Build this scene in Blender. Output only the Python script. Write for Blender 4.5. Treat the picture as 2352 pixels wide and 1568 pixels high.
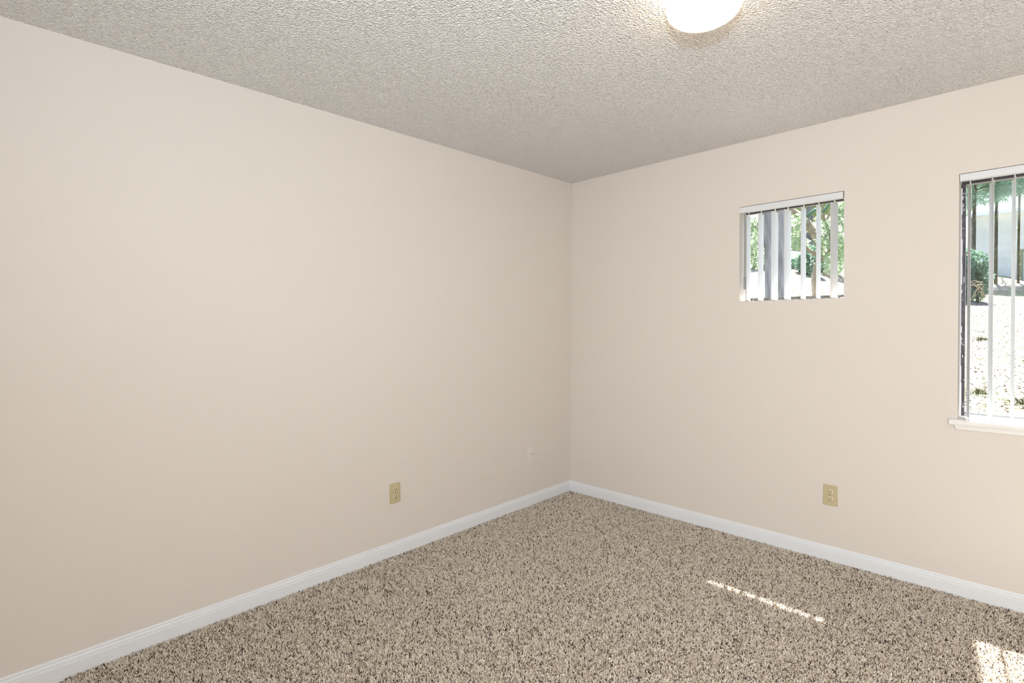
import bpy, bmesh, math, random
import numpy as np
from mathutils import Vector, Matrix, Euler

random.seed(11)
rng = np.random.default_rng(11)
for o in list(bpy.data.objects):
    bpy.data.objects.remove(o, do_unlink=True)
S = bpy.context.scene
C = S.collection

# ------------------------------------------------------------------ camera
cd = bpy.data.cameras.new('camera'); cam = bpy.data.objects.new('camera', cd); C.objects.link(cam)
FPX, YAW, PITCH, ROLL = 1218.76, -0.7766568918924521, -0.01935354284191306, -0.00928167701890515
cd.sensor_fit = 'HORIZONTAL'; cd.sensor_width = 36.0; cd.lens = FPX / 2352 * 36.0
cd.shift_x = 1.3547 / 2352; cd.shift_y = -17.0 / 2352
cd.clip_start = 0.02; cd.clip_end = 300
_f = Vector((math.sin(YAW) * math.cos(PITCH), math.cos(YAW) * math.cos(PITCH), math.sin(PITCH)))
_r = Vector((math.cos(YAW), -math.sin(YAW), 0)); _u = _r.cross(_f)
_c, _s = math.cos(ROLL), math.sin(ROLL)
_rt = _r * _c + _u * _s; _up = -_r * _s + _u * _c
M = Matrix((_rt, _up, -_f)).transposed().to_4x4()
CAM = Vector((2.6283, -3.3221, 1.3377))
M.translation = CAM
cam.matrix_world = M
S.camera = cam

# ------------------------------------------------------------------ light, exposure
S.view_settings.view_transform = 'Standard'; S.view_settings.look = 'None'
S.view_settings.gamma = 1.0; S.view_settings.use_curve_mapping = False
S.view_settings.exposure = 0.03
W = bpy.data.worlds.new('world'); S.world = W; W.use_nodes = True
wn = W.node_tree.nodes; wl = W.node_tree.links
bgn = wn['Background']
sky = wn.new('ShaderNodeTexSky'); sky.sky_type = 'NISHITA'; sky.sun_disc = False
sky.sun_elevation = math.radians(64); sky.sun_rotation = math.radians(-9)
sky.air_density = 1.0; sky.dust_density = 2.0
wl.new(sky.outputs[0], bgn.inputs[0]); bgn.inputs[1].default_value = 0.5

SUN_DIR = Vector((0.122, -1.0, -2.10)).normalized()
sd = bpy.data.lights.new('sun', 'SUN'); sd.energy = 28.0; sd.angle = math.radians(0.5); sd.color = (1, .97, .94)
sun = bpy.data.objects.new('sun', sd); C.objects.link(sun)
sun.rotation_euler = SUN_DIR.to_track_quat('-Z', 'Y').to_euler(); sun.location = (0, 6, 12)

# the photographer's flash, just above the camera
fd = bpy.data.lights.new('camera_flash', 'SPOT'); fd.energy = 114.0; fd.shadow_soft_size = 0.045; fd.color = (0.705, .875, 1.0)
fd.spot_size = math.radians(176); fd.spot_blend = 1.0
fl = bpy.data.objects.new('camera_flash', fd); C.objects.link(fl); fl.location = (2.66, -3.34, 1.71)
fl.rotation_euler = Vector((-.42, .53, .66)).to_track_quat('-Z', 'Y').to_euler()
# added fill light behind the camera, in an invented opening of the front wall
ad = bpy.data.lights.new('added_fill_light', 'AREA'); ad.shape = 'RECTANGLE'; ad.size = 1.2; ad.size_y = 2.0
ad.energy = 82.0; ad.color = (1.0, .94, .87)
al = bpy.data.objects.new('added_fill_light', ad); C.objects.link(al)
al.location = (3.25, -4.42, 1.05); al.rotation_euler = (math.radians(90), 0, 0)

# ------------------------------------------------------------------ helpers
H = 2.44; RX = 4.1; RY = -4.3
TB = math.atan(0.023355778 / H); TL = math.atan(0.021764571 / H)   # the two walls lean back a little
RB = Euler((-TB, 0, 0)); RL = Euler((0, TL, 0))

def nmat(name, color, rough=0.6, spec=0.3, **kw):
    m = bpy.data.materials.new(name); m.use_nodes = True
    b = m.node_tree.nodes['Principled BSDF']
    b.inputs['Base Color'].default_value = (*color, 1); b.inputs['Roughness'].default_value = rough
    b.inputs['Specular IOR Level'].default_value = spec
    for k, v in kw.items(): b.inputs[k.replace('_', ' ')].default_value = v
    return m

def add_tex(m, c1, c2, scale, detail=2, coord='Object', lo=.35, hi=.65, kind='noise', stretch=None):
    nt = m.node_tree; b = nt.nodes['Principled BSDF']
    tc = nt.nodes.new('ShaderNodeTexCoord'); src = tc.outputs[coord]
    if stretch:
        mp = nt.nodes.new('ShaderNodeMapping'); mp.inputs['Scale'].default_value = stretch
        nt.links.new(src, mp.inputs[0]); src = mp.outputs[0]
    t = nt.nodes.new('ShaderNodeTexNoise' if kind == 'noise' else 'ShaderNodeTexVoronoi')
    t.inputs['Scale'].default_value = scale
    if kind == 'noise': t.inputs['Detail'].default_value = detail
    nt.links.new(src, t.inputs['Vector'])
    r = nt.nodes.new('ShaderNodeValToRGB')
    r.color_ramp.elements[0].position = lo; r.color_ramp.elements[1].position = hi
    r.color_ramp.elements[0].color = (*c1, 1); r.color_ramp.elements[1].color = (*c2, 1)
    nt.links.new(t.outputs[0], r.inputs[0]); nt.links.new(r.outputs[0], b.inputs['Base Color'])
    return r, src

def add_bump(m, scale, strength, dist, detail=2, coord='Object', kind='noise', stretch=None):
    nt = m.node_tree; b = nt.nodes['Principled BSDF']
    tc = nt.nodes.new('ShaderNodeTexCoord'); src = tc.outputs[coord]
    if stretch:
        mp = nt.nodes.new('ShaderNodeMapping'); mp.inputs['Scale'].default_value = stretch
        nt.links.new(src, mp.inputs[0]); src = mp.outputs[0]
    t = nt.nodes.new('ShaderNodeTexNoise' if kind == 'noise' else 'ShaderNodeTexVoronoi')
    t.inputs['Scale'].default_value = scale
    if kind == 'noise': t.inputs['Detail'].default_value = detail
    nt.links.new(src, t.inputs['Vector'])
    bp = nt.nodes.new('ShaderNodeBump'); bp.inputs['Strength'].default_value = strength; bp.inputs['Distance'].default_value = dist
    nt.links.new(t.outputs[0], bp.inputs['Height'])
    if b.inputs['Normal'].links: nt.links.new(b.inputs['Normal'].links[0].from_socket, bp.inputs['Normal'])
    nt.links.new(bp.outputs[0], b.inputs['Normal'])
    return t, bp

def translucent(m, color, fac):
    nt = m.node_tree; b = nt.nodes['Principled BSDF']; out = nt.nodes['Material Output']
    tr = nt.nodes.new('ShaderNodeBsdfTranslucent'); tr.inputs[0].default_value = (*color, 1)
    mx = nt.nodes.new('ShaderNodeMixShader'); mx.inputs[0].default_value = fac
    nt.links.new(b.outputs[0], mx.inputs[1]); nt.links.new(tr.outputs[0], mx.inputs[2]); nt.links.new(mx.outputs[0], out.inputs[0])

def link(name, me, mat=None, parent=None, loc=None, rot=None):
    o = bpy.data.objects.new(name, me); C.objects.link(o)
    if mat is not None: me.materials.append(mat)
    if parent: o.parent = parent
    if loc is not None: o.location = loc
    if rot is not None: o.rotation_euler = rot
    return o

def mesh_of(bm, name, smooth=False, sharp=None):
    bmesh.ops.recalc_face_normals(bm, faces=bm.faces)
    me = bpy.data.meshes.new(name); bm.to_mesh(me); bm.free()
    if smooth:
        me.polygons.foreach_set('use_smooth', [True] * len(me.polygons))
        if sharp: me.set_sharp_from_angle(angle=math.radians(sharp))
    return me

def pyobj(name, vs, fs, mat, parent=None, smooth=False, **kw):
    me = bpy.data.meshes.new(name); me.from_pydata(vs, [], fs); me.update()
    if smooth: me.polygons.foreach_set('use_smooth', [True] * len(me.polygons))
    return link(name, me, mat, parent, **kw)

def box(bm, x0, x1, y0, y1, z0, z1, bev=0, seg=2):
    r = bmesh.ops.create_cube(bm, size=1); vs = r['verts']
    for v in vs:
        v.co = Vector(((x0 + x1) / 2 + v.co.x * (x1 - x0), (y0 + y1) / 2 + v.co.y * (y1 - y0), (z0 + z1) / 2 + v.co.z * (z1 - z0)))
    if bev:
        es = list({e for v in vs for e in v.link_edges})
        bmesh.ops.bevel(bm, geom=es, offset=bev, segments=seg, affect='EDGES', profile=.6)

def bx(name, b, mat, parent=None, bev=0, **kw):
    bm = bmesh.new(); box(bm, *b, bev=bev)
    return link(name, mesh_of(bm, name, bool(bev), 40), mat, parent, **kw)

def extrude_profile(prof, a, b, axis):
    """closed 2-D profile (d, z) swept from a to b along axis 'x' or 'y'; a, b may be callables of d"""
    n = len(prof); vs = []
    for e in (a, b):
        for d, z in prof:
            q = e(d) if callable(e) else e
            vs.append((q, -d, z) if axis == 'x' else (d, q, z))
    fs = [(i, (i + 1) % n, n + (i + 1) % n, n + i) for i in range(n)] + [tuple(range(n)), tuple(range(2 * n - 1, n - 1, -1))]
    return vs, fs

def tag(o, label, cat, group=None):
    o['label'] = label; o['category'] = cat
    if group: o['group'] = group
    return o

def empty(name, loc=(0, 0, 0), rot=(0, 0, 0)):
    o = bpy.data.objects.new(name, None); o.empty_display_size = .1; C.objects.link(o); o.location = loc; o.rotation_euler = rot
    return o

def struct(o): o['kind'] = 'structure'; return o

def on_back(x, z, y=0):   # point of the back wall, in its leaning frame
    return RB.to_matrix() @ Vector((x, y, z))
def on_left(y, z, x=0):
    return RL.to_matrix() @ Vector((x, y, z))

# ------------------------------------------------------------------ materials
m_wall = nmat('wall_paint', (.80, .722, .652), .75, .2)
add_tex(m_wall, (.735, .684, .634), (.741, .690, .640), 1.2, 2)
add_bump(m_wall, 60, .10, .0025, 3)
m_ceil = nmat('popcorn_ceiling', (.92, .905, .885), .9, .1)
m_trim = nmat('white_semigloss_paint', (.80, .83, .865), .35, .4)
add_bump(m_trim, 30, .05, .001, 2, stretch=(.3, .3, 1))
m_sillw = nmat('white_sill_paint', (.83, .82, .80), .4, .4)
add_bump(m_sillw, 40, .06, .001)
m_tan = nmat('ivory_plastic', (.56, .485, .30), .35, .4)
m_tan2 = nmat('pale_ivory_plastic', (.66, .57, .385), .3, .45)
m_dark = nmat('slot_dark', (.02, .014, .008), .6, .2)
m_screw = nmat('painted_screw', (.40, .34, .22), .35, .5)
m_plate = nmat('painted_plate', (.765, .713, .662), .6, .3)
m_brass = nmat('connector_metal', (.7, .66, .58), .3, .5, Metallic=.8)
m_bronze = nmat('dark_bronze_aluminium', (.045, .036, .045), .4, .5, Metallic=.3)
add_tex(m_bronze, (.05, .04, .05), (.11, .09, .11), 25, 4, lo=.4, hi=.75)
m_track = nmat('grey_aluminium_track', (.15, .15, .15), .4, .5, Metallic=.2)
add_tex(m_track, (.08, .08, .075), (.20, .20, .195), 40, 3)
m_track_light = nmat('light_aluminium_track', (.34, .35, .36), .4, .5, Metallic=.2)
m_caulk = nmat('white_caulk', (.85, .85, .87), .5, .3)
m_rail = nmat('white_vinyl_rail', (.74, .76, .78), .4, .4)
m_slat = nmat('white_vinyl_slat', (.80, .81, .83), .45, .35)
translucent(m_slat, (.8, .82, .85), .15)
m_clip = nmat('clear_clip', (.75, .76, .74), .3, .4)
m_wand = nmat('clear_grey_wand', (.30, .31, .30), .2, .5)

# glass: thin pane, see-through with a mirror-like sheen
m_glass = bpy.data.materials.new('window_glass'); m_glass.use_nodes = True
nt = m_glass.node_tree; nt.nodes.remove(nt.nodes['Principled BSDF'])
tr = nt.nodes.new('ShaderNodeBsdfTransparent'); tr.inputs[0].default_value = (.95, .97, .96, 1)
gl = nt.nodes.new('ShaderNodeBsdfGlossy'); gl.inputs['Roughness'].default_value = 0.01
fr = nt.nodes.new('ShaderNodeLayerWeight'); fr.inputs[0].default_value = .5
pw = nt.nodes.new('ShaderNodeMath'); pw.operation = 'POWER'; pw.inputs[1].default_value = 4
mr = nt.nodes.new('ShaderNodeMapRange'); mr.inputs[3].default_value = .06; mr.inputs[4].default_value = .95
nt.links.new(fr.outputs['Facing'], pw.inputs[0]); nt.links.new(pw.outputs[0], mr.inputs[0])
mx = nt.nodes.new('ShaderNodeMixShader'); nt.links.new(mr.outputs[0], mx.inputs[0])
nt.links.new(tr.outputs[0], mx.inputs[1]); nt.links.new(gl.outputs[0], mx.inputs[2])
nt.links.new(mx.outputs[0], nt.nodes['Material Output'].inputs[0])

# ceiling: blown popcorn texture
nt = m_ceil.node_tree; b = nt.nodes['Principled BSDF']
tc = nt.nodes.new('ShaderNodeTexCoord')
v1 = nt.nodes.new('ShaderNodeTexVoronoi'); v1.inputs['Scale'].default_value = 120; v1.feature = 'SMOOTH_F1'; v1.inputs['Smoothness'].default_value = .35
n0 = nt.nodes.new('ShaderNodeTexNoise'); n0.inputs['Scale'].default_value = 60; n0.inputs['Detail'].default_value = 2
ms = nt.nodes.new('ShaderNodeMixRGB'); ms.blend_type = 'ADD'; ms.inputs[0].default_value = .012
nt.links.new(tc.outputs['Object'], n0.inputs['Vector'])
nt.links.new(tc.outputs['Object'], ms.inputs[1]); nt.links.new(n0.outputs['Color'], ms.inputs[2])
nt.links.new(ms.outputs[0], v1.inputs['Vector'])
n1 = nt.nodes.new('ShaderNodeTexNoise'); n1.inputs['Scale'].default_value = 130; n1.inputs['Detail'].default_value = 3
nt.links.new(tc.outputs['Object'], n1.inputs['Vector'])
hm = nt.nodes.new('ShaderNodeMath'); hm.operation = 'MULTIPLY_ADD'; hm.inputs[1].default_value = -1.0
nt.links.new(v1.outputs['Distance'], hm.inputs[0]); nt.links.new(n1.outputs[0], hm.inputs[2])
bp = nt.nodes.new('ShaderNodeBump'); bp.inputs['Strength'].default_value = 1.0; bp.inputs['Distance'].default_value = .010
nt.links.new(hm.outputs[0], bp.inputs['Height']); nt.links.new(bp.outputs[0], b.inputs['Normal'])

# carpet
m_floor = nmat('carpet_backing', (.20, .15, .11), .95, .05)
r_, _ = add_tex(m_floor, (.16, .115, .085), (.66, .56, .46), 140, 3, lo=.38, hi=.62)
add_bump(m_floor, 150, .6, .006, 3)
m_pile = nmat('carpet_yarn', (.4, .33, .26), .95, .05)
nt = m_pile.node_tree; b = nt.nodes['Principled BSDF']
oi = nt.nodes.new('ShaderNodeObjectInfo')
rp = nt.nodes.new('ShaderNodeValToRGB'); rp.color_ramp.interpolation = 'CONSTANT'
cols = [(0, (.055, .038, .026)), (.07, (.17, .12, .085)), (.145, (.55, .455, .365)), (.32, (.79, .70, .60)), (.62, (.87, .795, .70)), (.86, (.93, .88, .80))]
el = rp.color_ramp.elements
el[0].position = 0; el[0].color = (*cols[0][1], 1); el[1].position = cols[1][0]; el[1].color = (*cols[1][1], 1)
for p, c in cols[2:]:
    e = el.new(p); e.color = (*c, 1)
nt.links.new(oi.outputs['Random'], rp.inputs[0])
nt.links.new(rp.outputs[0], b.inputs['Base Color'])

# ------------------------------------------------------------------ room shell
# floor
bm = bmesh.new(); box(bm, -.14, RX + .14, RY - .14, .14, -.12, 0.0)
floor = struct(link('floor', mesh_of(bm, 'floor'), m_floor))
bm = bmesh.new(); box(bm, -.14, RX + .14, RY - .14, .17, H, H + .12)
struct(link('ceiling', mesh_of(bm, 'ceiling'), m_ceil))

def wall_with_holes(name, xs0, xs1, z1, holes, th, mat):
    """wall slab in its own frame, inner face y=0, outer face y=th, rectangular openings"""
    xs = sorted({xs0, xs1} | {h[0] for h in holes} | {h[1] for h in holes})
    zs = sorted({0, z1} | {h[2] for h in holes} | {h[3] for h in holes})
    hole = lambda x, z: any(h[0] < x < h[1] and h[2] < z < h[3] for h in holes)
    bm = bmesh.new(); vc = {}
    def V(x, y, z):
        k = (round(x, 5), round(y, 5), round(z, 5))
        if k not in vc: vc[k] = bm.verts.new(k)
        return vc[k]
    solid = {}
    for i in range(len(xs) - 1):
        for j in range(len(zs) - 1):
            solid[i, j] = not hole((xs[i] + xs[i + 1]) / 2, (zs[j] + zs[j + 1]) / 2)
    for (i, j), s in solid.items():
        if not s: continue
        a, b_, c, d = xs[i], xs[i + 1], zs[j], zs[j + 1]
        bm.faces.new((V(a, 0, c), V(b_, 0, c), V(b_, 0, d), V(a, 0, d)))
        bm.faces.new((V(a, th, c), V(a, th, d), V(b_, th, d), V(b_, th, c)))
        if not solid.get((i - 1, j)): bm.faces.new((V(a, 0, c), V(a, 0, d), V(a, th, d), V(a, th, c)))
        if not solid.get((i + 1, j)): bm.faces.new((V(b_, 0, c), V(b_, th, c), V(b_, th, d), V(b_, 0, d)))
        if not solid.get((i, j - 1)): bm.faces.new((V(a, 0, c), V(a, th, c), V(b_, th, c), V(b_, 0, c)))
        if not solid.get((i, j + 1)): bm.faces.new((V(a, 0, d), V(b_, 0, d), V(b_, th, d), V(a, th, d)))
    return link(name, mesh_of(bm, name), mat)

TH = .15
SW = (1.331, 1.892, 1.462, 2.044)       # small window opening
BW = (2.372, 3.60, .832, 2.037)         # large window opening (sill board lies in it)
wb = struct(wall_with_holes('wall_back', -.14, RX + .14, H, [SW, BW], TH, m_wall)); wb.rotation_euler = RB
bm = bmesh.new(); box(bm, -.14, 0, RY - .14, .02, 0, H)
wlft = struct(link('wall_left', mesh_of(bm, 'wall_left'), m_wall)); wlft.rotation_euler = RL
# unseen walls: the front one has an opening added for the fill light
wr = struct(wall_with_holes('wall_right', 0, -RY + .14, H, [], .14, m_wall))
wr.rotation_euler = (0, 0, -math.pi / 2); wr.location = (RX, 0, 0)
wf = struct(wall_with_holes('wall_front', -.14, RX + .14, H, [(2.6, 3.9, .001, 2.1)], .14, m_wall)); wf.location = (0, RY - .14, 0)

# baseboards
BH = .087
prof = [(0, 0), (.0125, 0), (.0125, .0565), (.0105, .0590), (.0112, .0625), (.0100, .0650), (.0106, .0690), (.0078, .0730), (.0050, .0755),
        (.0062, .0775), (.0058, .0825), (.0045, .0850), (.0030, BH), (0, BH)]
vs, fs = extrude_profile(prof, lambda d: d, RX, 'x')
o = struct(pyobj('baseboard_back', vs, fs, m_trim)); o.rotation_euler = RB
vs, fs = extrude_profile(prof, RY, lambda d: -d, 'y')
o = struct(pyobj('baseboard_left', vs, fs, m_trim)); o.rotation_euler = RL
vs, fs = extrude_profile(prof, 0, RX, 'x')
o = struct(pyobj('baseboard_front', vs, fs, m_trim)); o.rotation_euler = (0, 0, math.pi); o.location = (RX, RY, 0)
vs, fs = extrude_profile(prof, 0, -RY, 'x')
o = struct(pyobj('baseboard_right', vs, fs, m_trim)); o.rotation_euler = (0, 0, -math.pi / 2); o.location = (RX, 0, 0)

# unseen roof overhang, its stepped depth shaped to trim the sun falling indoors
m_soffit = nmat('soffit_paint', (.5, .48, .44), .8)
bm = bmesh.new(); box(bm, -.6, 2.16, .19, .502, 2.55, 2.68)
struct(link('eave_shade_1', mesh_of(bm, 'eave_shade_1'), m_soffit))
bm = bmesh.new(); box(bm, 2.16, RX + .6, .19, .40, 2.55, 2.68)
struct(link('eave_shade_2', mesh_of(bm, 'eave_shade_2'), m_soffit))

# ------------------------------------------------------------------ windows (frames in the wall's own frame)
def window(name, op, y0, y1, fw, fb, ft, frame_mat, bottom_mat, mull=None):
    root = empty(name, on_back(op[0], op[2]), RB); struct(root)
    w = op[1] - op[0]; h = op[3] - op[2]
    for a, b_ in ((0, fw), (w - fw, w)):
        bm = bmesh.new(); box(bm, a, b_, y0, y1, 0, h, .002, 1); link('window_jamb', mesh_of(bm, 'jamb'), frame_mat, root)
    bm = bmesh.new(); box(bm, fw, w - fw, y0, y1, 0, fb * .45); box(bm, fw, w - fw, y0 + .012, y1, fb * .45, fb)
    link('window_bottom_track', mesh_of(bm, 'track'), bottom_mat, root)
    bm = bmesh.new(); box(bm, fw, w - fw, y0, y1, h - ft, h); link('window_head', mesh_of(bm, 'head'), frame_mat, root)
    if mull:
        bm = bmesh.new(); box(bm, mull - .018, mull + .018, y0 + .004, y1 - .004, fb, h - ft, .002, 1)
        link('window_meeting_rail', mesh_of(bm, 'meeting_rail'), frame_mat, root)
    bm = bmesh.new(); yc = (y0 + y1) / 2 + .004
    box(bm, fw * .6, w - fw * .6, yc - .0015, yc + .0015, fb * .6, h - ft * .6)
    link('window_pane', mesh_of(bm, 'pane'), m_glass, root)
    return root, w, h

w1, ww, wh = window('window_1', SW, .105, .14, .006, .024, .030, m_bronze, m_track)
BWf = (BW[0], BW[1], .862, BW[3])
w2, ww2, wh2 = window('window_2', BWf, .108, .145, .0165, .020, .033, m_bronze, m_track_light, mull=.70)
# ragged white caulk smeared along the dark left jamb of the large window
bm = bmesh.new()
zz = 0.0
rr = random.Random(5)
while zz < wh2 - .06:
    L = rr.uniform(.015, .07); wdt = rr.uniform(.002, .006)
    box(bm, -.0005, wdt, .1055, .1085, zz, min(zz + L, wh2 - .05)); zz += L
for k in range(16):
    z = rr.uniform(.02, wh2 - .08); x = rr.uniform(.004, .013); h_ = rr.choice([.003, .005, .012, .03])
    box(bm, x, x + rr.uniform(.0012, .003), .1062, .1082, z, z + h_)
for k in range(7):
    z = wh2 - .055 - rr.uniform(0, .05); x = rr.uniform(.003, .013); box(bm, x, x + .003, .1062, .1082, z, z + .003)
link('caulk_smear', mesh_of(bm, 'caulk'), m_caulk, w2)
bm = bmesh.new()
for k in range(9):
    x = rr.choice([rr.uniform(.03, .07), rr.uniform(.51, .55)]); z = rr.uniform(.002, .02)
    box(bm, x, x + rr.uniform(.003, .008), .1035, .1055, z, z + .003)
link('caulk_smear', mesh_of(bm, 'caulk'), m_caulk, w1)

# sill board and apron under the large window
sill = empty('trim_3', on_back(BW[0], .858), RB); struct(sill)
vs = []; fs = []
wS = BW[1] - BW[0]
def slab(bm, pts, z0, z1, bev):
    lo = [bm.verts.new((x, y, z0)) for x, y in pts]; hi = [bm.verts.new((x, y, z1)) for x, y in pts]
    n = len(pts); bm.faces.new(lo[::-1]); bm.faces.new(hi)
    es = []
    for i in range(n): bm.faces.new((lo[i], lo[(i + 1) % n], hi[(i + 1) % n], hi[i]))
    bm.edges.ensure_lookup_table()
    sel = [e for e in bm.edges if all(abs(v.co.y + .03) < 1e-6 for v in e.verts) and abs(e.verts[0].co.z - e.verts[1].co.z) < 1e-6]
    bmesh.ops.bevel(bm, geom=sel, offset=bev, segments=3, affect='EDGES')
bm = bmesh.new()
slab(bm, [(-.030, -.030), (wS + .030, -.030), (wS + .030, 0), (wS, 0), (wS, .112), (0, .112), (0, 0), (-.030, 0)], -.026, 0, .005)
link('sill_board', mesh_of(bm, 'sill_board', True, 35), m_sillw, sill)
bm = bmesh.new()
ap = [(-.0155, -.0265), (wS + .0155, -.0265), (wS + .006, -.050), (-.008, -.050)]
f0 = [bm.verts.new((x, 0, z)) for x, z in ap]; f1 = [bm.verts.new((x + (.004 if x < .5 else -.004), -.012, z + (.0 if z > -.04 else .003))) for x, z in ap]
bm.faces.new(f0); bm.faces.new(f1[::-1])
for i in range(4): bm.faces.new((f0[i], f0[(i + 1) % 4], f1[(i + 1) % 4], f1[i]))
link('sill_apron', mesh_of(bm, 'sill_apron'), m_sillw, sill)

# ------------------------------------------------------------------ vertical blinds
SLW = .089
def slat_mesh(h):
    """bottom at z=0; local +y is the depth direction, local x the width of the bow"""
    n = 8; vs = []; fs = []
    pts = []
    for i in range(n + 1):
        t = i / n; pts.append((.0035 * (1 - (2 * t - 1) ** 2), (t - .5) * SLW))
    off = .0006
    loop = [(x + off, y) for x, y in pts] + [(x - off, y) for x, y in reversed(pts)]
    m = len(loop)
    for z in (0, h):
        for x, y in loop: vs.append((x - .002, y, z))
    for i in range(m): fs.append((i, (i + 1) % m, m + (i + 1) % m, m + i))
    for i in range(n):
        j = 2 * n + 1 - i
        fs.append((i, i + 1, j - 1, j)); fs.append((m + j, m + j - 1, m + i + 1, m + i))
    me = bpy.data.meshes.new('slat'); me.from_pydata(vs, [], fs); me.update()
    me.polygons.foreach_set('use_smooth', [len(p.vertices) == 4 and abs(p.normal.z) < .5 for p in me.polygons])
    me.set_sharp_from_angle(angle=math.radians(40)); me.materials.append(m_slat)
    return me
def hanger_mesh():
    bm = bmesh.new()
    box(bm, -.0015, .0015, -.013, .013, 0, .016, .001, 1)
    box(bm, -.002, .002, -.004, .004, .014, .034)
    me = mesh_of(bm, 'hanger'); me.materials.append(m_clip); return me

def blind(name, label, op, z_sill, z_head_bot, slats, wand_x, gap):
    w = op[1] - op[0]; root = empty(name, on_back(op[0], z_sill), RB)
    tag(root, label, 'blind')
    H_ = op[3] - z_sill; zb = z_head_bot - z_sill
    # head rail: front fascia, folded top and bottom lips, open channel below
    bm = bmesh.new()
    g = gap
    box(bm, g[0], w - g[1], .0005, .0035, zb, H_ - g[2])
    box(bm, g[0], w - g[1], .0035, .045, H_ - g[2] - .003, H_ - g[2])
    box(bm, g[0], w - g[1], .042, .045, zb + .004, H_ - g[2] - .003)
    box(bm, g[0], w - g[1], .0035, .013, zb + .001, zb + .003)
    box(bm, g[0], w - g[1], .032, .042, zb + .003, zb + .005)
    box(bm, g[0], w - g[1], -.0006, .0005, H_ - g[2] - .006, H_ - g[2] - .0045)
    box(bm, g[0], w - g[1], -.0006, .0005, zb + .003, zb + .0045)
    link('head_rail', mesh_of(bm, 'head_rail'), m_rail, root)
    bm = bmesh.new(); box(bm, g[0] - .0005, g[0] + .004, -.001, .045, zb - .002, H_ - g[2]); link('end_cap', mesh_of(bm, 'end_cap'), m_rail, root)
    bm = bmesh.new(); box(bm, w - g[1] - .004, w - g[1] + .0005, -.001, .045, zb - .001, H_ - g[2]); link('end_cap', mesh_of(bm, 'end_cap'), m_rail, root)
    sh = zb - .016 - .004
    sm = slat_mesh(sh); hm_ = hanger_mesh()
    for x, deg in slats:
        s = link('slat', sm, None, root, loc=(x - op[0], .035, .004), rot=(0, 0, math.radians(-deg)))
        link('hanger', hm_, None, s, loc=(0, 0, sh - .012))
    if wand_x is not None:
        bm = bmesh.new()
        bmesh.ops.create_cone(bm, cap_ends=True, segments=8, radius1=.0038, radius2=.0038, depth=.40, matrix=Matrix.Translation((0, 0, -.20)))
        wd = link('wand', mesh_of(bm, 'wand', True, 50), m_wand, root, loc=(wand_x - op[0], .008, zb))
        bm = bmesh.new()
        bmesh.ops.create_cone(bm, cap_ends=True, segments=10, radius1=.0062, radius2=.0062, depth=.066, matrix=Matrix.Translation((0, 0, -.437)))
        bmesh.ops.create_cone(bm, cap_ends=True, segments=10, radius1=.0062, radius2=.0038, depth=.012, matrix=Matrix.Translation((0, 0, -.398)))
        link('wand_grip', mesh_of(bm, 'wand_grip', True, 50), m_wand, wd)
    return root

near = [1.3784, 1.4475, 1.5219, 1.5939, 1.6819, 1.7609, 1.8308]
far = [1.3711, 1.4479, 1.5317, 1.6044, 1.684, 1.7609, 1.8471]
blind('vertical_blind', 'short white vertical blind with seven open slats in the small high window', SW, SW[2], 2.0065,
      [((a + b_) / 2, math.degrees(math.asin((b_ - a) / .09))) for a, b_ in zip(near, far)], 1.3605, (.001, .006, .003))
bn = [2.4179, 2.4981, 2.572]; bf = [2.4009, 2.4784, 2.5572]
sl = [((a + b_) / 2, math.degrees(math.asin((b_ - a) / .09))) for a, b_ in zip(bn, bf)]
for k in range(1, 14): sl.append((2.5646 + .0765 * k, -10.5 + random.uniform(-1, 1)))
sl = [s for s in sl if s[0] < BW[1] - .02]
blind('vertical_blind', 'tall white vertical blind in the large window cut off by the right edge', BW, .858, 2.0015, sl, None, (.003, .003, .003))

# ------------------------------------------------------------------ outlets and cable plate
def rounded_slab(w, h, d, bev, cr=.003):
    bm = bmesh.new(); box(bm, -w / 2, w / 2, -d, 0, -h / 2, h / 2)
    es = [e for e in bm.edges if abs(e.verts[0].co.x - e.verts[1].co.x) < 1e-7 and abs(e.verts[0].co.z - e.verts[1].co.z) < 1e-7]
    bmesh.ops.bevel(bm, geom=es, offset=cr, segments=3, affect='EDGES')
    es = [e for e in bm.edges if all(abs(v.co.y + d) < 1e-7 for v in e.verts)]
    bmesh.ops.bevel(bm, geom=es, offset=bev, segments=3, affect='EDGES', profile=.6)
    return bm

def disc(r, d, seg=16, yc=0, squash=1):
    bm = bmesh.new()
    bmesh.ops.create_cone(bm, cap_ends=True, segments=seg, radius1=r, radius2=r, depth=d, matrix=Matrix.Rotation(math.pi / 2, 4, 'X'))
    for v in bm.verts: v.co.y += yc
    return bm

def recep_mesh():
    R_ = .0172; pts = []
    for i in range(48):
        a = 2 * math.pi * i / 48; x, z = R_ * math.cos(a), R_ * math.sin(a)
        z = max(-.0143, min(.0143, z)); pts.append((x, z))
    bm = bmesh.new(); n = len(pts)
    f0 = [bm.verts.new((x, -.004, z)) for x, z in pts]; f1 = [bm.verts.new((x, -.0072, z)) for x, z in pts]; f2 = [bm.verts.new((x * .95, -.0079, z * .95)) for x, z in pts]
    bm.faces.new(f2)
    for A, B in ((f0, f1), (f1, f2)):
        for i in range(n): bm.faces.new((A[i], A[(i + 1) % n], B[(i + 1) % n], B[i]))
    return mesh_of(bm, 'receptacle', True, 50)

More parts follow.
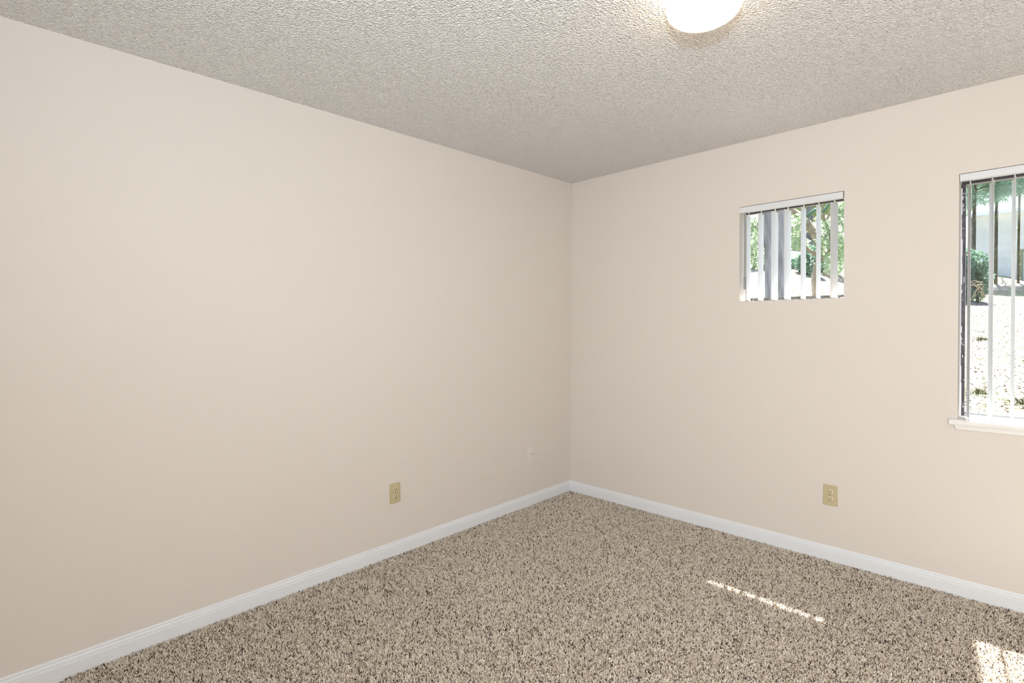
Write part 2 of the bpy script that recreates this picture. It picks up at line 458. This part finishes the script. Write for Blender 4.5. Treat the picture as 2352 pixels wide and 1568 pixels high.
def outlet(name, label, loc, rot):
    root = empty(name, loc, rot); tag(root, label, 'outlet', None)
    # cover plate with a shadow line round each receptacle
    link('cover_plate', mesh_of(rounded_slab(.0705, .1145, .0062, .0028), 'cover_plate', True, 50), m_tan, root)
    for z in (.0195, -.0195):
        bm = bmesh.new(); 
        ring = mesh_of(disc(.0186, .0012, 36, -.0063), 'ring')
        for v in ring.vertices: v.co.z = max(-.0157, min(.0157, v.co.z))
        r = link('receptacle', recep_mesh(), m_tan2, root, loc=(0, 0, z))
        bm.free()
        g_ = link('receptacle_gap', ring, m_screw, r)
        for x, hh in ((-.0063, .0078), (.0063, .0068)):
            bm = bmesh.new(); box(bm, x - .0015, x + .0015, -.0084, -.0062, .0018 - hh / 2 + .002, .0018 + hh / 2 + .002)
            link('slot', mesh_of(bm, 'slot'), m_dark, r)
        me = mesh_of(disc(.0026, .002, 12, -.0074), 'slot')
        for v in me.vertices: v.co.z = v.co.z - .0073
        link('ground_hole', me, m_dark, r)
    link('screw', mesh_of(disc(.003, .0014, 12, -.0066), 'screw'), m_screw, root)
    return root

outlet('wall_outlet', 'tan duplex wall outlet under the small window, on the window wall', on_back(1.8335, .3705), RB)
o = outlet('wall_outlet', 'tan duplex wall outlet low on the windowless left wall', on_left(-1.6255, .3675), (0, 0, 0))
o.rotation_mode = 'QUATERNION'
o.rotation_quaternion = (RL.to_matrix() @ Euler((0, 0, math.pi / 2)).to_matrix()).to_quaternion()

cx = empty('cable_plate', on_left(-.4585, .381), (0, 0, 0)); cx.rotation_mode = 'QUATERNION'
cx.rotation_quaternion = (RL.to_matrix() @ Euler((0, 0, math.pi / 2)).to_matrix()).to_quaternion()
tag(cx, 'wall-coloured cable plate with one dark centre hole, left of the corner', 'cable plate')
link('cover_plate', mesh_of(rounded_slab(.070, .1145, .006, .0025), 'cover_plate', True, 50), m_plate, cx)
jk = link('cable_jack', mesh_of(disc(.0052, .007, 6, -.0085), 'jack'), m_plate, cx)
link('jack_hole', mesh_of(disc(.0034, .002, 12, -.0118), 'jack_hole'), m_dark, jk)
for z in (.042, -.042):
    link('screw', mesh_of(disc(.0028, .0012, 10, -.0064), 'screw'), m_plate, cx, loc=(0, 0, z))

# ------------------------------------------------------------------ ceiling light: ribbed mushroom glass dome
m_dome = bpy.data.materials.new('lit_ribbed_glass'); m_dome.use_nodes = True
b = m_dome.node_tree.nodes['Principled BSDF']
b.inputs['Base Color'].default_value = (.9, .88, .84, 1); b.inputs['Roughness'].default_value = .2
b.inputs['Emission Color'].default_value = (1.0, .74, .48, 1); b.inputs['Emission Strength'].default_value = 8.5
m_can = nmat('white_metal', (.8, .8, .78), .4, .4)
LX, LY = 1.843, -1.598
lamp = empty('ceiling_light', (LX, LY, H)); tag(lamp, 'lit flush ceiling light with a ribbed white glass dome', 'ceiling light')
def lathe(prof, seg, rib=0, nrib=1):
    vs = []; fs = []
    for r, z in prof:
        for i in range(seg):
            a = 2 * math.pi * i / seg
            k = 1 + (rib * math.cos(nrib * a) if r > .01 else 0)
            vs.append((r * k * math.cos(a), r * k * math.sin(a), z))
    for j in range(len(prof) - 1):
        for i in range(seg):
            fs.append((j * seg + i, j * seg + (i + 1) % seg, (j + 1) * seg + (i + 1) % seg, (j + 1) * seg + i))
    fs.append(tuple(range(seg))[::-1]); fs.append(tuple(range((len(prof) - 1) * seg, len(prof) * seg)))
    return vs, fs
vs, fs = lathe([(.095, 0), (.098, -.004), (.098, -.016), (.092, -.020)], 48)
pyobj('canopy', vs, fs, m_can, lamp, smooth=True)
dp = [(.088, -.018)]
for k in range(15):
    a = math.radians(35 - 125 * k / 14)
    dp.append((max(.0005, .120 * math.cos(a)), -.055 + (.060 if a < 0 else .058) * math.sin(a)))
vs, fs = lathe(dp, 288, .006, 72)
pyobj('glass_dome', vs, fs, m_dome, lamp, smooth=True)

# ------------------------------------------------------------------ carpet pile
def tuft_mesh(seed):
    r = random.Random(seed); vs = []; fs = []
    n = 4; L = 3
    bend = Vector((r.uniform(-1, 1), r.uniform(-1, 1), 0)) * .0035
    for j in range(L + 1):
        t = j / L; rad = .0022 * (1 - .45 * t * t); tw = t * 1.6
        c = Vector((bend.x * t * t, bend.y * t * t, .0115 * t))
        for i in range(n):
            a = 2 * math.pi * i / n + tw
            vs.append((c.x + rad * math.cos(a) * 1.25, c.y + rad * math.sin(a) * .8, c.z))
    for j in range(L):
        for i in range(n):
            fs.append((j * n + i, j * n + (i + 1) % n, (j + 1) * n + (i + 1) % n, (j + 1) * n + i))
    fs.append(tuple(L * n + i for i in range(n)))
    me = bpy.data.meshes.new('tuft'); me.from_pydata(vs, [], fs); me.update(); me.materials.append(m_pile)
    return me

def carpet():
    sp = .0047
    xs = np.arange(.014, 3.35, sp); ys = np.arange(-3.1, -.012, sp)
    X, Y = np.meshgrid(xs, ys); n = X.size
    X = X.ravel() + rng.uniform(-.0022, .0022, n); Y = Y.ravel() + rng.uniform(-.0022, .0022, n)
    X = np.maximum(X, .0135); Y = np.minimum(Y, -.0135)
    # low-frequency field: the pile was vacuumed this way and that
    F = (np.sin(X * 3.1 + 1.3 * np.sin(Y * 2.3)) * np.cos(Y * 3.7 - 1.1 * np.sin(X * 1.9 + 1)) + .6 * np.sin(X * 7.3 - Y * 5.1) * np.sin(Y * 8.9 + X * 2.2)
         + .5 * np.sin(X * 17 + Y * 6 + 2) * np.sin(Y * 15 - X * 8))
    me = bpy.data.meshes.new('carpet_pile'); me.vertices.add(n)
    me.vertices.foreach_set('co', np.stack([X, Y, np.full(n, -.001)], 1).ravel().astype(np.float32))
    a = me.attributes.new('rot', 'FLOAT_VECTOR', 'POINT')
    th = rng.uniform(0, 2 * np.pi, n)
    tx = rng.normal(0, .33, n) + .22 * F; ty = rng.normal(0, .33, n) + .16 * F
    a.data.foreach_set('vector', np.stack([tx, ty, th], 1).ravel().astype(np.float32))
    s = me.attributes.new('scl', 'FLOAT', 'POINT'); s.data.foreach_set('value', rng.uniform(.55, .85, n).astype(np.float32))
    ix = me.attributes.new('pick', 'INT', 'POINT'); ix.data.foreach_set('value', rng.integers(0, 4, n).astype(np.int32))
    o = link('carpet_pile', me, m_pile, floor); o['kind'] = 'stuff'
    ng = bpy.data.node_groups.new('carpet_pile', 'GeometryNodeTree')
    ng.interface.new_socket('Geometry', in_out='INPUT', socket_type='NodeSocketGeometry')
    ng.interface.new_socket('Geometry', in_out='OUTPUT', socket_type='NodeSocketGeometry')
    N = ng.nodes; K = ng.links
    gi = N.new('NodeGroupInput'); go = N.new('NodeGroupOutput')
    iop = N.new('GeometryNodeInstanceOnPoints'); iop.inputs['Pick Instance'].default_value = True
    g2i = N.new('GeometryNodeGeometryToInstance')
    # tuft shapes are built inside the tree from small mesh cones so that no helper objects are needed
    for k in range(4):
        cn = N.new('GeometryNodeMeshCone'); cn.inputs['Vertices'].default_value = 5; cn.inputs['Side Segments'].default_value = 3
        cn.inputs['Radius Bottom'].default_value = .0028 - .0003 * (k % 2); cn.inputs['Radius Top'].default_value = .0014 + .0004 * (k % 3); cn.inputs['Depth'].default_value = .0125 + .0012 * k
        sp_ = N.new('GeometryNodeSetPosition')
        ps = N.new('GeometryNodeInputPosition'); sx = N.new('ShaderNodeSeparateXYZ'); K.new(ps.outputs[0], sx.inputs[0])
        p2 = N.new('ShaderNodeMath'); p2.operation = 'POWER'; p2.inputs[1].default_value = 2; K.new(sx.outputs[2], p2.inputs[0])
        m1 = N.new('ShaderNodeMath'); m1.operation = 'MULTIPLY'; m1.inputs[1].default_value = (26, -22, 34, -14)[k]; K.new(p2.outputs[0], m1.inputs[0])
        m2 = N.new('ShaderNodeMath'); m2.operation = 'MULTIPLY'; m2.inputs[1].default_value = (8, 20, -16, -26)[k]; K.new(p2.outputs[0], m2.inputs[0])
        cb = N.new('ShaderNodeCombineXYZ'); K.new(m1.outputs[0], cb.inputs[0]); K.new(m2.outputs[0], cb.inputs[1])
        K.new(cn.outputs['Mesh'], sp_.inputs['Geometry']); K.new(cb.outputs[0], sp_.inputs['Offset'])
        sm_ = N.new('GeometryNodeSetMaterial'); sm_.inputs['Material'].default_value = m_pile
        K.new(sp_.outputs[0], sm_.inputs[0]); K.new(sm_.outputs[0], g2i.inputs[0])
    K.new(gi.outputs[0], iop.inputs['Points']); K.new(g2i.outputs[0], iop.inputs['Instance'])
    def att(nm, ty):
        q = N.new('GeometryNodeInputNamedAttribute'); q.data_type = ty; q.inputs[0].default_value = nm; return q.outputs[0]
    e2r = N.new('FunctionNodeEulerToRotation'); K.new(att('rot', 'FLOAT_VECTOR'), e2r.inputs[0]); K.new(e2r.outputs[0], iop.inputs['Rotation'])
    K.new(att('scl', 'FLOAT'), iop.inputs['Scale']); K.new(att('pick', 'INT'), iop.inputs['Instance Index'])
    K.new(iop.outputs[0], go.inputs[0])
    md = o.modifiers.new('pile', 'NODES'); md.node_group = ng
carpet()

# ------------------------------------------------------------------ outdoors
def ground_z(x, y):
    t = min(max(y / 14, 0), 1.6)
    z = .20 + .135 * y + .16 * (1.6 - x) * t
    k = min(max((1.3 - x) / 3, 0), 1); k = k * k * (3 - 2 * k)
    z += .7 * k * min(max((y - 3) / 6, 0), 1)
    return z + .05 * math.sin(x * 1.7 + y) * t + .03 * math.sin(y * 2.3 - x)
m_ground = nmat('dry_ground', (.6, .55, .45), .95, .05)
nt = m_ground.node_tree; b = nt.nodes['Principled BSDF']
tc = nt.nodes.new('ShaderNodeTexCoord')
na = nt.nodes.new('ShaderNodeTexNoise'); na.inputs['Scale'].default_value = .9; na.inputs['Detail'].default_value = 5
nb_ = nt.nodes.new('ShaderNodeTexNoise'); nb_.inputs['Scale'].default_value = 14; nb_.inputs['Detail'].default_value = 5; nb_.inputs['Roughness'].default_value = .7
for q in (na, nb_): nt.links.new(tc.outputs['Object'], q.inputs['Vector'])
ra = nt.nodes.new('ShaderNodeValToRGB'); ra.color_ramp.elements[0].position = .42; ra.color_ramp.elements[1].position = .6
ra.color_ramp.elements[0].color = (.29, .255, .225, 1); ra.color_ramp.elements[1].color = (.25, .26, .17, 1)
rb_ = nt.nodes.new('ShaderNodeValToRGB'); rb_.color_ramp.elements[0].position = .37; rb_.color_ramp.elements[1].position = .49
rb_.color_ramp.elements[0].color = (.28, .2, .17, 1); rb_.color_ramp.elements[1].color = (1, 1, 1, 1)
mm = nt.nodes.new('ShaderNodeMixRGB'); mm.blend_type = 'MULTIPLY'; mm.inputs[0].default_value = .85
nt.links.new(na.outputs[0], ra.inputs[0]); nt.links.new(nb_.outputs[0], rb_.inputs[0])
nt.links.new(ra.outputs[0], mm.inputs[1]); nt.links.new(rb_.outputs[0], mm.inputs[2]); nt.links.new(mm.outputs[0], b.inputs['Base Color'])
gx = np.linspace(-22, 22, 90); gy = np.concatenate([np.linspace(.2, 20, 80), np.linspace(21, 60, 20)])
vs = [(x, y, ground_z(x, y)) for y in gy for x in gx]
nx = len(gx); fs = [(j * nx + i, j * nx + i + 1, (j + 1) * nx + i + 1, (j + 1) * nx + i) for j in range(len(gy) - 1) for i in range(nx - 1)]
hill = struct(pyobj('ground', vs, fs, m_ground, smooth=True))

def at(px_dx, t, dz=None):
    """a point outdoors on the line of sight with slope dx (and dz), t metres in front of the camera along y"""
    x = CAM.x + px_dx * t; y = CAM.y + t
    return Vector((x, y, ground_z(x, y) if dz is None else CAM.z + dz * t))

# leaf and grass litter on the ground below the big window
m_litter = nmat('leaf_litter', (.07, .045, .03), .9, .05)
vs = []; fs = []
for k in range(7000):
    y = 13 * rng.uniform(0, 1) ** 1.3 + .6; x = 2.62 - (y + 3.32) * rng.uniform(-.06, .13); z = ground_z(x, y) + .004
    s = rng.uniform(.008, .026); a = rng.uniform(0, 6.28); e = rng.uniform(-.4, .4)
    u = Vector((math.cos(a), math.sin(a), e)) * s; v = Vector((-math.sin(a), math.cos(a), .2)) * s * .35
    c = Vector((x, y, z)); n0_ = len(vs)
    vs += [c - u, c + v, c + u, c - v]; fs.append((n0_, n0_ + 1, n0_ + 2, n0_ + 3))
o = pyobj('leaf_litter', vs, fs, m_litter, hill); o['kind'] = 'stuff'

def leaf_mat(name, col, tcol, fac=.45):
    m = nmat(name, col, .55, .3); add_tex(m, tuple(c * .7 for c in col), tuple(min(1, c * 1.3) for c in col), 2.5, 4)
    translucent(m, tcol, fac); return m
m_weed = nmat('dry_weed', (.07, .075, .035), .9, .05)
m_leafY = leaf_mat('yellow_green_leaves', (.58, .64, .34), (.85, .90, .52), .55)
m_leafM = leaf_mat('green_leaves', (.32, .41, .26), (.48, .60, .38), .45)
m_leafD = leaf_mat('dark_green_leaves', (.11, .20, .14), (.2, .34, .22), .35)
m_needle = leaf_mat('pine_needles', (.22, .36, .26), (.45, .62, .48), .45)
m_bark = nmat('grey_bark', (.20, .165, .14), .9, .1)
add_tex(m_bark, (.16, .15, .16), (.38, .365, .375), 9, 6, stretch=(1.8, 1.8, .35), lo=.3, hi=.7)
add_bump(m_bark, 14, .9, .04, 5, stretch=(1.6, 1.6, .3))
m_barkD = nmat('dark_bark', (.06, .05, .035), .9, .1)
add_tex(m_barkD, (.03, .025, .018), (.12, .11, .06), 14, 5, stretch=(1.5, 1.5, .5))
m_twig = nmat('tan_branch', (.33, .25, .17), .85, .1)
add_tex(m_twig, (.22, .17, .12), (.42, .34, .24), 12, 4)

def tube_pts(bm, pts, radii, n=8, wob=0):
    rings = []
    for i, p in enumerate(pts):
        d = (pts[min(i + 1, len(pts) - 1)] - pts[max(i - 1, 0)]).normalized()
        u = d.cross(Vector((0, 1, .1))).normalized() if abs(d.y) < .9 else d.cross(Vector((1, 0, 0))).normalized()
        v = d.cross(u)
        rings.append([bm.verts.new(p + (u * math.cos(6.2832 * k / n) + v * math.sin(6.2832 * k / n)) * radii[i] * (1 + wob * math.sin(k * 2.7 + i * 1.3))) for k in range(n)])
    for a, b_ in zip(rings, rings[1:]):
        for k in range(n): bm.faces.new((a[k], a[(k + 1) % n], b_[(k + 1) % n], b_[k]))
    bm.faces.new(rings[0][::-1]); bm.faces.new(rings[-1])

def tube_obj(name, pts, radii, mat, parent, n=8, wob=0):
    bm = bmesh.new(); tube_pts(bm, [Vector(p) for p in pts], radii, n, wob)
    return link(name, mesh_of(bm, name, True), mat, parent)

def leaves(name, blobs, mat, parent, size, flat=.5, seed=1, needle=False):
    r = np.random.default_rng(seed); vs = []; fs = []
    for (c, rad, n) in blobs:
        for k in range(n):
            d = r.normal(size=3); d /= np.linalg.norm(d); q = r.uniform(.45, 1.0) ** .6
            p = Vector((c[0] + d[0] * rad[0] * q, c[1] + d[1] * rad[1] * q, c[2] + d[2] * rad[2] * q))
            u = Vector(r.normal(size=3)).normalized()
            if needle: u = (u * .6 + Vector((d[0], d[1] * .4, d[2] - .25)) * .9).normalized()
            w = u.cross(Vector(r.normal(size=3))).normalized()
            s = size * r.uniform(.6, 1.4); wd = s * (.045 if needle else flat)
            n0 = len(vs)
            if needle:
                vs += [p - w * wd, p + w * wd, p + u * s]; fs.append((n0, n0 + 1, n0 + 2))
            else:
                vs += [p - u * s * .5, p + w * wd * .5, p + u * s * .5, p - w * wd * .5]; fs.append((n0, n0 + 1, n0 + 2, n0 + 3))
    o = pyobj(name, vs, fs, mat, parent); o['kind'] = 'stuff'; return o

def T(name, label, cat, base, group=None):
    return tag(empty(name, base), label, cat, group)
def rel(root, *ps): return [Vector(p) - Vector(root.location) for p in ps]

# the broad grey trunk seen between the small window's slats
b0 = at(-.327, 8.0); tr_ = T('tree', 'broad grey tree trunk close outside the small window', 'tree', b0)
tube_obj('trunk', [(0, 0, -.2), (.02, 0, .8), (0, 0, 1.4), (-.035, 0, 2.1), (-.03, 0, 3.2), (.05, 0, 5.2)], [.19, .145, .135, .155, .15, .12], m_bark, tr_, 16, .05)
leaves('foliage', [(at(-.358, 8.0, .172) - b0, (.13, .2, .16), 260), (at(-.352, 8.0, .135) - b0, (.1, .2, .08), 70)], m_leafM, tr_, .07, seed=3)

# gnarled branchy tree to the right of it
b1 = at(-.262, 10.0); t1 = T('tree', 'gnarled tan branching tree right of the broad trunk, through the small window', 'tree', b1)
def A(dx, dz, t=10.0): return at(dx, t, dz) - b1
tube_obj('trunk', [A(-.262, .03), A(-.264, .075), A(-.255, .11), A(-.259, .137)], [.05, .045, .045, .05], m_twig, t1, 10, .08)
tube_obj('branch', [A(-.259, .135), A(-.268, .155), A(-.2785, .175), A(-.296, .190), A(-.31, .20)], [.055, .065, .055, .045, .03], m_twig, t1, 8, .08)
tube_obj('branch', [A(-.262, .112), A(-.272, .120), A(-.284, .135), A(-.298, .150)], [.035, .028, .022, .014], m_twig, t1, 7)
tube_obj('branch', [A(-.278, .176), A(-.262, .187), A(-.25, .182), A(-.235, .205)], [.04, .035, .03, .015], m_leafD, t1, 7)
tube_obj('branch', [A(-.256, .10), A(-.243, .118), A(-.24, .14), A(-.247, .165), A(-.235, .19)], [.035, .03, .025, .02, .012], m_twig, t1, 7)
tube_obj('branch', [A(-.25, .08), A(-.238, .07), A(-.23, .055)], [.02, .018, .01], m_twig, t1, 6)
tube_obj('branch', [A(-.249, .165), A(-.252, .2), A(-.246, .24)], [.018, .014, .01], m_twig, t1, 6)
leaves('foliage', [(A(-.245, .135), (.16, .3, .32), 420), (A(-.225, .15), (.14, .3, .55), 620), (A(-.292, .165), (.2, .3, .2), 300),
                   (A(-.288, .135), (.14, .3, .14), 160), (A(-.235, .09), (.14, .3, .16), 160)], m_leafM, t1, .085, seed=4)

# shrubs low on the bank
for i, (dx, dz, t, rx, rz, n, lab) in enumerate([
        (-.268, .100, 13.0, .30, .34, 900, 'dark green shrub on the bank, in the gaps near the small window’s centre right'),
        (-.290, .092, 13.5, .22, .22, 500, 'small dark green shrub on the bank just right of the broad trunk'),
        (-.235, .108, 14.0, .42, .36, 700, 'grey-green shrub on the bank at the small window’s right side'),
        (-.352, .125, 13.0, .28, .50, 900, 'upright green shrub left of the broad trunk')]):
    bs = at(dx, t); r0 = T('shrub', lab.replace('’', "'"), 'shrub', bs)
    c = at(dx, t, dz) - bs
    leaves('foliage', [(c, (rx, .35, rz), n)], (m_leafD, m_leafD, m_leafM, m_leafM)[i], r0, .09, seed=20 + i)
    tube_obj('stem', [(0, 0, -.1), (0, 0, max(.2, c.z - rz * .4))], [.03, .02], m_twig, r0, 6)

# bright trees far behind the small window
for i, (dx, t, h, rw, n, m, lab) in enumerate([
        (-.40, 22, 5.6, 2.1, 3800, m_leafY, 'bright yellow-green tree far left behind the small window'),
        (-.335, 25, 6.5, 2.3, 4200, m_leafY, 'bright yellow-green tree straight behind the broad trunk'),
        (-.275, 21, 5.4, 1.7, 3600, m_leafY, 'bright yellow-green tree behind the gnarled tree'),
        (-.215, 23, 6.4, 2.0, 3800, m_leafY, 'bright yellow-green tree at the right behind the small window'),
        (-.150, 24, 6.5, 2.0, 2500, m_leafM, 'mid green tree between the views of the two windows')]):
    bs = at(dx, t); r0 = T('tree', lab, 'tree', bs)
    tube_obj('trunk', [(0, 0, -.2), (.1, 0, 1.2), (0, 0, h * .6)], [.14, .11, .07], m_bark, r0, 8)
    leaves('foliage', [((0, 0, h * .60), (rw, 1.1, h * .40), n), ((0, .5, h * .35), (rw * .8, .8, h * .22), n // 3)], m, r0, .24, seed=40 + i)

# low pine boughs; the slim dark trunks stand in for slat reflections
for i, (dx, t, sp_, lab) in enumerate([(-.0605, 18.5, -1, 'pine boughs on an added dark trunk standing in for a slat reflection, left in the large window, beside its first slat'),
                                  (-.0372, 19.0, 1, 'pine boughs on an added dark trunk standing in for a slat reflection, between the first two wide gaps of the large window'),
                                  (-.0145, 19.5, 1, 'pine boughs on an added dark trunk standing in for a slat reflection, at the right picture edge in the large window')]):
    bs = at(dx, t); r0 = T('pine_reflection_trunk', lab, 'tree', bs)
    wdt = .0042 * t / 2 * (1, .85, .6)[i]
    tube_obj('trunk', [(0, 0, -.2), (0, 0, .9), (.01, 0, 2.4), (-.01, 0, 4.2)], [wdt * 1.15, wdt, wdt, wdt * .7], m_barkD, r0, 9, .1)
    top = at(dx, t, .190) - bs
    bl = []
    for k in range(22):
        a = rng.uniform(-1, 1); bl.append(((top.x + a * .38, top.y + rng.uniform(-.3, .3), top.z + rng.uniform(-.42, .42)), (.17, .2, .10), 120))
    leaves('needles', bl, m_needle, r0, .20, seed=60 + i, needle=True)
    for k in range(4):
        s = (-1) ** k; tube_obj('bough', [(0, 0, top.z - .15 + .1 * k), (s * .25, .05, top.z - .05 + .1 * k), (s * .5, .1, top.z - .12 + .1 * k)], [.018, .013, .006], m_barkD, r0, 6)
    # ivy tinting the stand-in trunk green
    leaves('ivy', [((0, 0, z), (wdt * 1.15, wdt, .16), 34) for z in np.arange(.2, 2.6, .25)], m_leafM, r0, .045, seed=70 + i)

# dead brushwood and dark hedge at the left of the large window
bs = at(-.056, 14.5); r0 = T('hedge', 'dark green hedge beyond the leftmost pine in the large window', 'hedge', bs)
leaves('foliage', [(at(dx, 14.5, dz) - bs, (.22, .3, .28), 500) for dx, dz in ((-.054, .060), (-.064, .060), (-.076, .065), (-.070, .085), (-.085, .08), (-.0575, .078), (-.058, .045), (-.068, .045))], m_leafD, r0, .08, seed=81)
tube_obj('stem', [(0, 0, -.1), (0, 0, .3)], [.03, .02], m_barkD, r0, 6)
bs = at(-.054, 11.0); r0 = T('dead_branch', 'bare brown dead branch lying on the slope, left in the large window', 'branch', bs)
rr = random.Random(9)
for k in range(13):
    a0 = at(-.0535 + rr.uniform(-.004, .004), 11, .048 + rr.uniform(-.006, .006)) - bs
    a1 = a0 + Vector((rr.uniform(-.16, .16), rr.uniform(-.1, .1), rr.uniform(-.22, .16)))
    tube_obj('twig', [a0, (a0 + a1) / 2 + Vector((0, 0, .02)), a1], [.008, .006, .003], m_twig, r0, 5)
bs = at(-.027, 12.0); r0 = T('dead_branch', 'grey dead branch on the slope in front of the stand-in building', 'branch', bs)
for k in range(9):
    a0 = at(-.027 + rr.uniform(-.006, .006), 12, .047 + rr.uniform(-.003, .003)) - bs
    a1 = a0 + Vector((rr.uniform(-.15, .2), rr.uniform(-.1, .1), rr.uniform(-.12, .14)))
    tube_obj('twig', [a0, (a0 + a1) / 2 + Vector((0, 0, .02)), a1], [.007, .006, .003], m_bark, r0, 5)

# weeds
for i, (dx, t, n, lab) in enumerate([(-.052, 9.9, 90, 'dry weed tuft high on the slope, beside the first slat of the large window'), (-.0545, 6.75, 80, 'dry weed tuft mid-slope, beside the first slat of the large window'),
                       (-.0085, 6.55, 90, 'dry weed tuft at the right picture edge, large window'), (-.034, 5.35, 60, 'dry weed tuft low on the slope, between two slats of the large window')]):
    bs = at(dx, t); r0 = T('weed_tuft', lab, 'weed', bs)
    r = random.Random(100 + i); vs = []; fs = []
    for k in range(n):
        a = r.uniform(0, 6.28); q = r.uniform(0, .11); c = Vector((q * math.cos(a), q * math.sin(a), 0)); e = c * 1.5 + Vector((r.uniform(-.03, .03), r.uniform(-.03, .03), r.uniform(.02, .08)))
        s = Vector((math.sin(a), -math.cos(a), 0)) * .005; n0 = len(vs)
        vs += [c - s, c + s, e]; fs.append((n0, n0 + 1, n0 + 2))
    o = pyobj('blades', vs, fs, m_weed, r0); o['kind'] = 'stuff'

# added pale building standing in for the room's reflection in the glass
HT = 22.0; hy = CAM.y + HT; hx = CAM.x - .0585 * HT
hz = ground_z(hx, hy)
reflection_house = T('reflection_house', 'added pale grey building with a white roof, standing in for the room reflected in the large window', 'reflection_house', (hx, hy, hz))
m_hw = nmat('reflection_pale_wall', (.8, .78, .75), .9, .1); add_tex(m_hw, (.75, .73, .70), (.84, .82, .79), 4, 5)
m_hr = nmat('reflection_white_roof', (.78, .82, .88), .7, .2); m_olive = nmat('reflection_olive_trim', (.28, .30, .18), .7)
m_hwin = nmat('reflection_pane_pale', (.62, .68, .72), .2, .5)
ez = CAM.z + .1450 * HT - hz
bx('wall', (0, 8, 0, 4, -.8, ez), m_hw, reflection_house)
vs = [(-.1, -.25, ez), (8.3, -.25, ez), (8.3, -.25, ez + .09), (-.1, -.25, ez + .09), (-.1, 2, ez + 1.0), (8.3, 2, ez + 1.0), (-.1, 4.25, ez), (8.3, 4.25, ez)]
pyobj('roof', vs, [(0, 1, 2, 3), (3, 2, 5, 4), (4, 5, 7, 6), (0, 3, 4, 6), (1, 7, 5, 2), (0, 6, 7, 1)], m_hr, reflection_house)
wz = CAM.z + .0945 * HT - hz; wx = (-.0137 + .0585) * HT
wf_ = bx('reflection_window', (wx, wx + 1.3, -.04, .0, wz - 1.2, wz), m_olive, reflection_house)  # olive frame stands in for a door frame reflected in the pane
bx('reflection_pane', (wx + .09, wx + 1.21, -.05, -.035, wz - 1.12, wz - .09), m_hwin, wf_)
wx2 = 4.6
wf_ = bx('reflection_window', (wx2, wx2 + 1.3, -.04, .0, wz - 1.2, wz), m_olive, reflection_house)
bx('reflection_pane', (wx2 + .09, wx2 + 1.21, -.05, -.035, wz - 1.12, wz - .09), m_hwin, wf_)
# trees behind the stand-in building
for i, (x, n) in enumerate([(1.0, 2400), (4.0, 2400), (7.2, 2000)]):
    bs = Vector((x, hy + 6, ground_z(x, hy + 6))); r0 = T('tree', ('left', 'middle', 'right')[i] + ' one of the green trees standing behind the stand-in building', 'tree', bs)
    tube_obj('trunk', [(0, 0, -.2), (0, 0, 3)], [.2, .14], m_bark, r0, 8)
    leaves('foliage', [((0, 0, 4.4), (2.2, 1.4, 2.8), n)], m_leafM, r0, .28, seed=90 + i)
